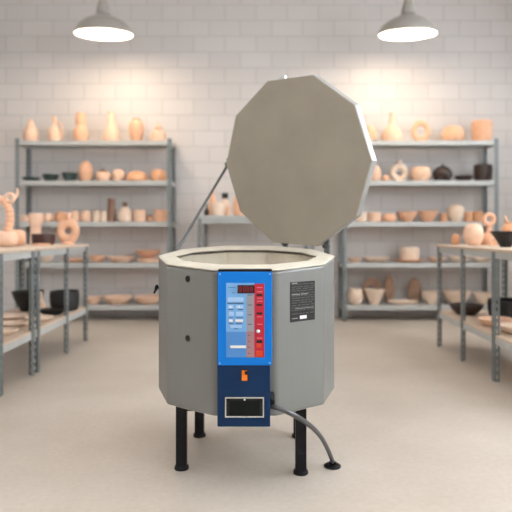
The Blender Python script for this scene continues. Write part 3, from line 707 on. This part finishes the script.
put('clay_plate', 'pale clay plate nearest the joint between the two left tables', 'plate', 'plate', 0.10, 0.026, -1.60, 3.68, zl, 'cream', g)
put('clay_plate', 'pale clay plate on lower shelf of the nearer left table at frame edge', 'plate', 'plate', 0.11, 0.03, -1.55, 3.38, zl, 'cream', g)
# right table top
g = 'pottery on the right table'
pot('small_egg_jar', 'small orange egg-shaped jar at far corner of the right table', 'jar', 'egg', 451.5, 459.8, 234, 245.5, 4.33, TZR, 'amber', g)
pot('globe_vase', 'big pale globe-shaped vase on the right table', 'vase', 'round', 463.5, 483.2, 223.5, 245.8, 4.2, TZR, 'peach', g)
o = MB(); o.torus((0, 0, 0.03), (1, 0, 0), (0, 0, 1), 0.022, 0.0085, 24, 10); o.lathe([(0, 0), (.02, 0), (.018, .006), (.008, .012), (0, .012)], 18)
o = o.build('small_clay_loop', M['terra']); o.location = (1.70, 4.03, TZR + .0006); tag(o, 'small clay loop between the globe vase and loop-topped vase', 'clay loop', g)
lv = thing('loop_top_vase', 'orange clay vase topped with an upright ring on right table', 'vase', (1.79, 4.30, TZR + .0006), g)
put_b = pot_mesh('cone', 0.068, 0.155); put_b.build('body', M['terra'], lv)
rg = MB(); rg.torus((0, 0, 0.195), (1, 0, 0), (0, 0, 1), 0.038, 0.017, 30, 12); rg.build('ring', M['terra'], lv)
ev = thing('eared_vase', 'orange clay vase with two pointed ears behind the black bowl', 'vase', (1.86, 4.10, TZR + .0006), g)
pot_mesh('vase', 0.055, 0.17).build('body', M['amber'], ev)
for s in (-1, 1):
    MB().tube([Vector((s * .022, 0, .15)), Vector((s * .028, 0, .19)), Vector((s * .036, 0, .225))], [.014, .009, .002], 10).build('ear', M['amber'], ev)
put('black_conical_bowl', 'black conical footed bowl on the right table at frame edge', 'bowl', 'conebowl', 0.1, 0.105, 1.64, 3.68, TZR, 'blackpot', g)
# right lower shelf
g = 'pottery on the lower shelf of the right table'
put('dark_tray', 'wide dark brown dish at far end of right table lower shelf', 'dish', 'dish', 0.125, 0.075, 1.585, 4.22, zl, 'darkbrown', g)
put('black_pan', 'deep black pan on right table lower shelf near the frame edge', 'pan', 'cup', 0.14, 0.135, 1.815, 4.03, zl, 'blackpot', g)
put('pale_plate', 'pale plate on right table lower shelf before the dark dish', 'plate', 'dish', 0.115, 0.05, 1.58, 3.70, zl, 'peach', g)
put('pale_plate', 'pale plate on right table lower shelf beside the nearest visible leg', 'plate', 'dish', 0.115, 0.05, 1.60, 3.43, zl, 'cream', g)

# ------------------------------------------------------------------ pendant lamps
def lamp(px, label):
    D = 5.2; x = X(px, D); z = Z(35, D); r = 0.268
    t = thing('pendant_lamp', label, 'lamp', (x, D, z), 'taupe dome pendant lamps')
    t.rotation_euler = (rad(7.5), 0, 0)
    out = [(r, 0), (r * 1.005, 0.008), (r * .985, 0.03), (r * .86, 0.085), (r * .66, 0.128), (r * .42, 0.155), (r * .27, 0.172), (r * .22, 0.2)]
    inn = [(a - 0.004, b_ - 0.003) for a, b_ in reversed(out)]; inn[-1] = (r - 0.004, 0.0)
    mb = MB(); mb.loops([[Vector((a * math.cos(2 * PI * i / 48), a * math.sin(2 * PI * i / 48), b_)) for i in range(48)] for a, b_ in out + inn], closed=True, smooth=True)
    mb.build('shade', M['shade'], t)
    MB().lathe([(0, .19), (r * .235, .19), (r * .22, .235), (r * .15, .30), (r * .09, .325), (0, .325)], 28).build('socket_neck', M['shade'], t)
    MB().lathe([(0, 0.0), (r * .95, 0.006), (r * .95, .012), (0, .012)], 40).build('diffuser', M['lampglow'], t)
    tip = Matrix.Rotation(rad(7.5), 3, 'X') @ Vector((0, 0, .318)); inv = Matrix.Rotation(rad(-7.5), 3, 'X')
    MB().tube([inv @ tip, inv @ (tip + Vector((0, 0, .03))), inv @ Vector((tip.x, tip.y, 3.499 - z))], 0.006, 8).build('cord', M['black'], t)
    return t
lamp(104, 'dome pendant lamp hanging over the left rack, glowing warm')
lamp(407.5, 'dome pendant lamp hanging over the right rack, glowing warm')

# ------------------------------------------------------------------ daylight
w = bpy.data.worlds.new('world'); bpy.context.scene.world = w; w.use_nodes = True
bg = w.node_tree.nodes['Background']; bg.inputs['Color'].default_value = (1.0, 0.975, 0.95, 1); 
_N, _L = w.node_tree.nodes, w.node_tree.links
_tc = _N.new('ShaderNodeTexCoord'); _sx = _N.new('ShaderNodeSeparateXYZ'); _mr = _N.new('ShaderNodeMapRange')
_L.new(_tc.outputs['Generated'], _sx.inputs[0]); _L.new(_sx.outputs['Z'], _mr.inputs['Value'])
_mr.inputs['From Min'].default_value = 0.05; _mr.inputs['From Max'].default_value = 0.9
_mr.inputs['To Min'].default_value = 0.26; _mr.inputs['To Max'].default_value = 2.15
_L.new(_mr.outputs[0], bg.inputs['Strength'])
def area(name, loc, rot, sx, sy, power, col):
    l = bpy.data.lights.new(name, 'AREA'); l.shape = 'RECTANGLE'; l.size = sx; l.size_y = sy; l.energy = power; l.color = col
    o = bpy.data.objects.new(name, l); C.objects.link(o); o.location = loc; o.rotation_euler = rot; return o
for k, (y0, y1) in enumerate(spans):
    area('window_daylight', (3.42, (y0 + y1) / 2, 2.2), (0, rad(90), 0), 1.8, y1 - y0, (125, 125, 35)[k], (0.84, 0.93, 1.0))

# ------------------------------------------------------------------ camera
cam = bpy.data.cameras.new('camera'); co = bpy.data.objects.new('camera', cam); C.objects.link(co)
co.location = (0, 0, CH); co.rotation_euler = (rad(90), 0, 0)
cam.sensor_width = 36; cam.lens = F / 512 * 36; cam.shift_y = -(256 - HZ) / 512
cam.clip_start = 0.05
cam.dof.use_dof = True; cam.dof.focus_distance = 1.98; cam.dof.aperture_fstop = 2.0
sc = bpy.context.scene; sc.camera = co
vs = sc.view_settings
sc.display_settings.display_device = 'sRGB'
vs.view_transform = 'Standard'; vs.look = 'None'; vs.gamma = 1; vs.use_curve_mapping = False; vs.exposure = -0.13
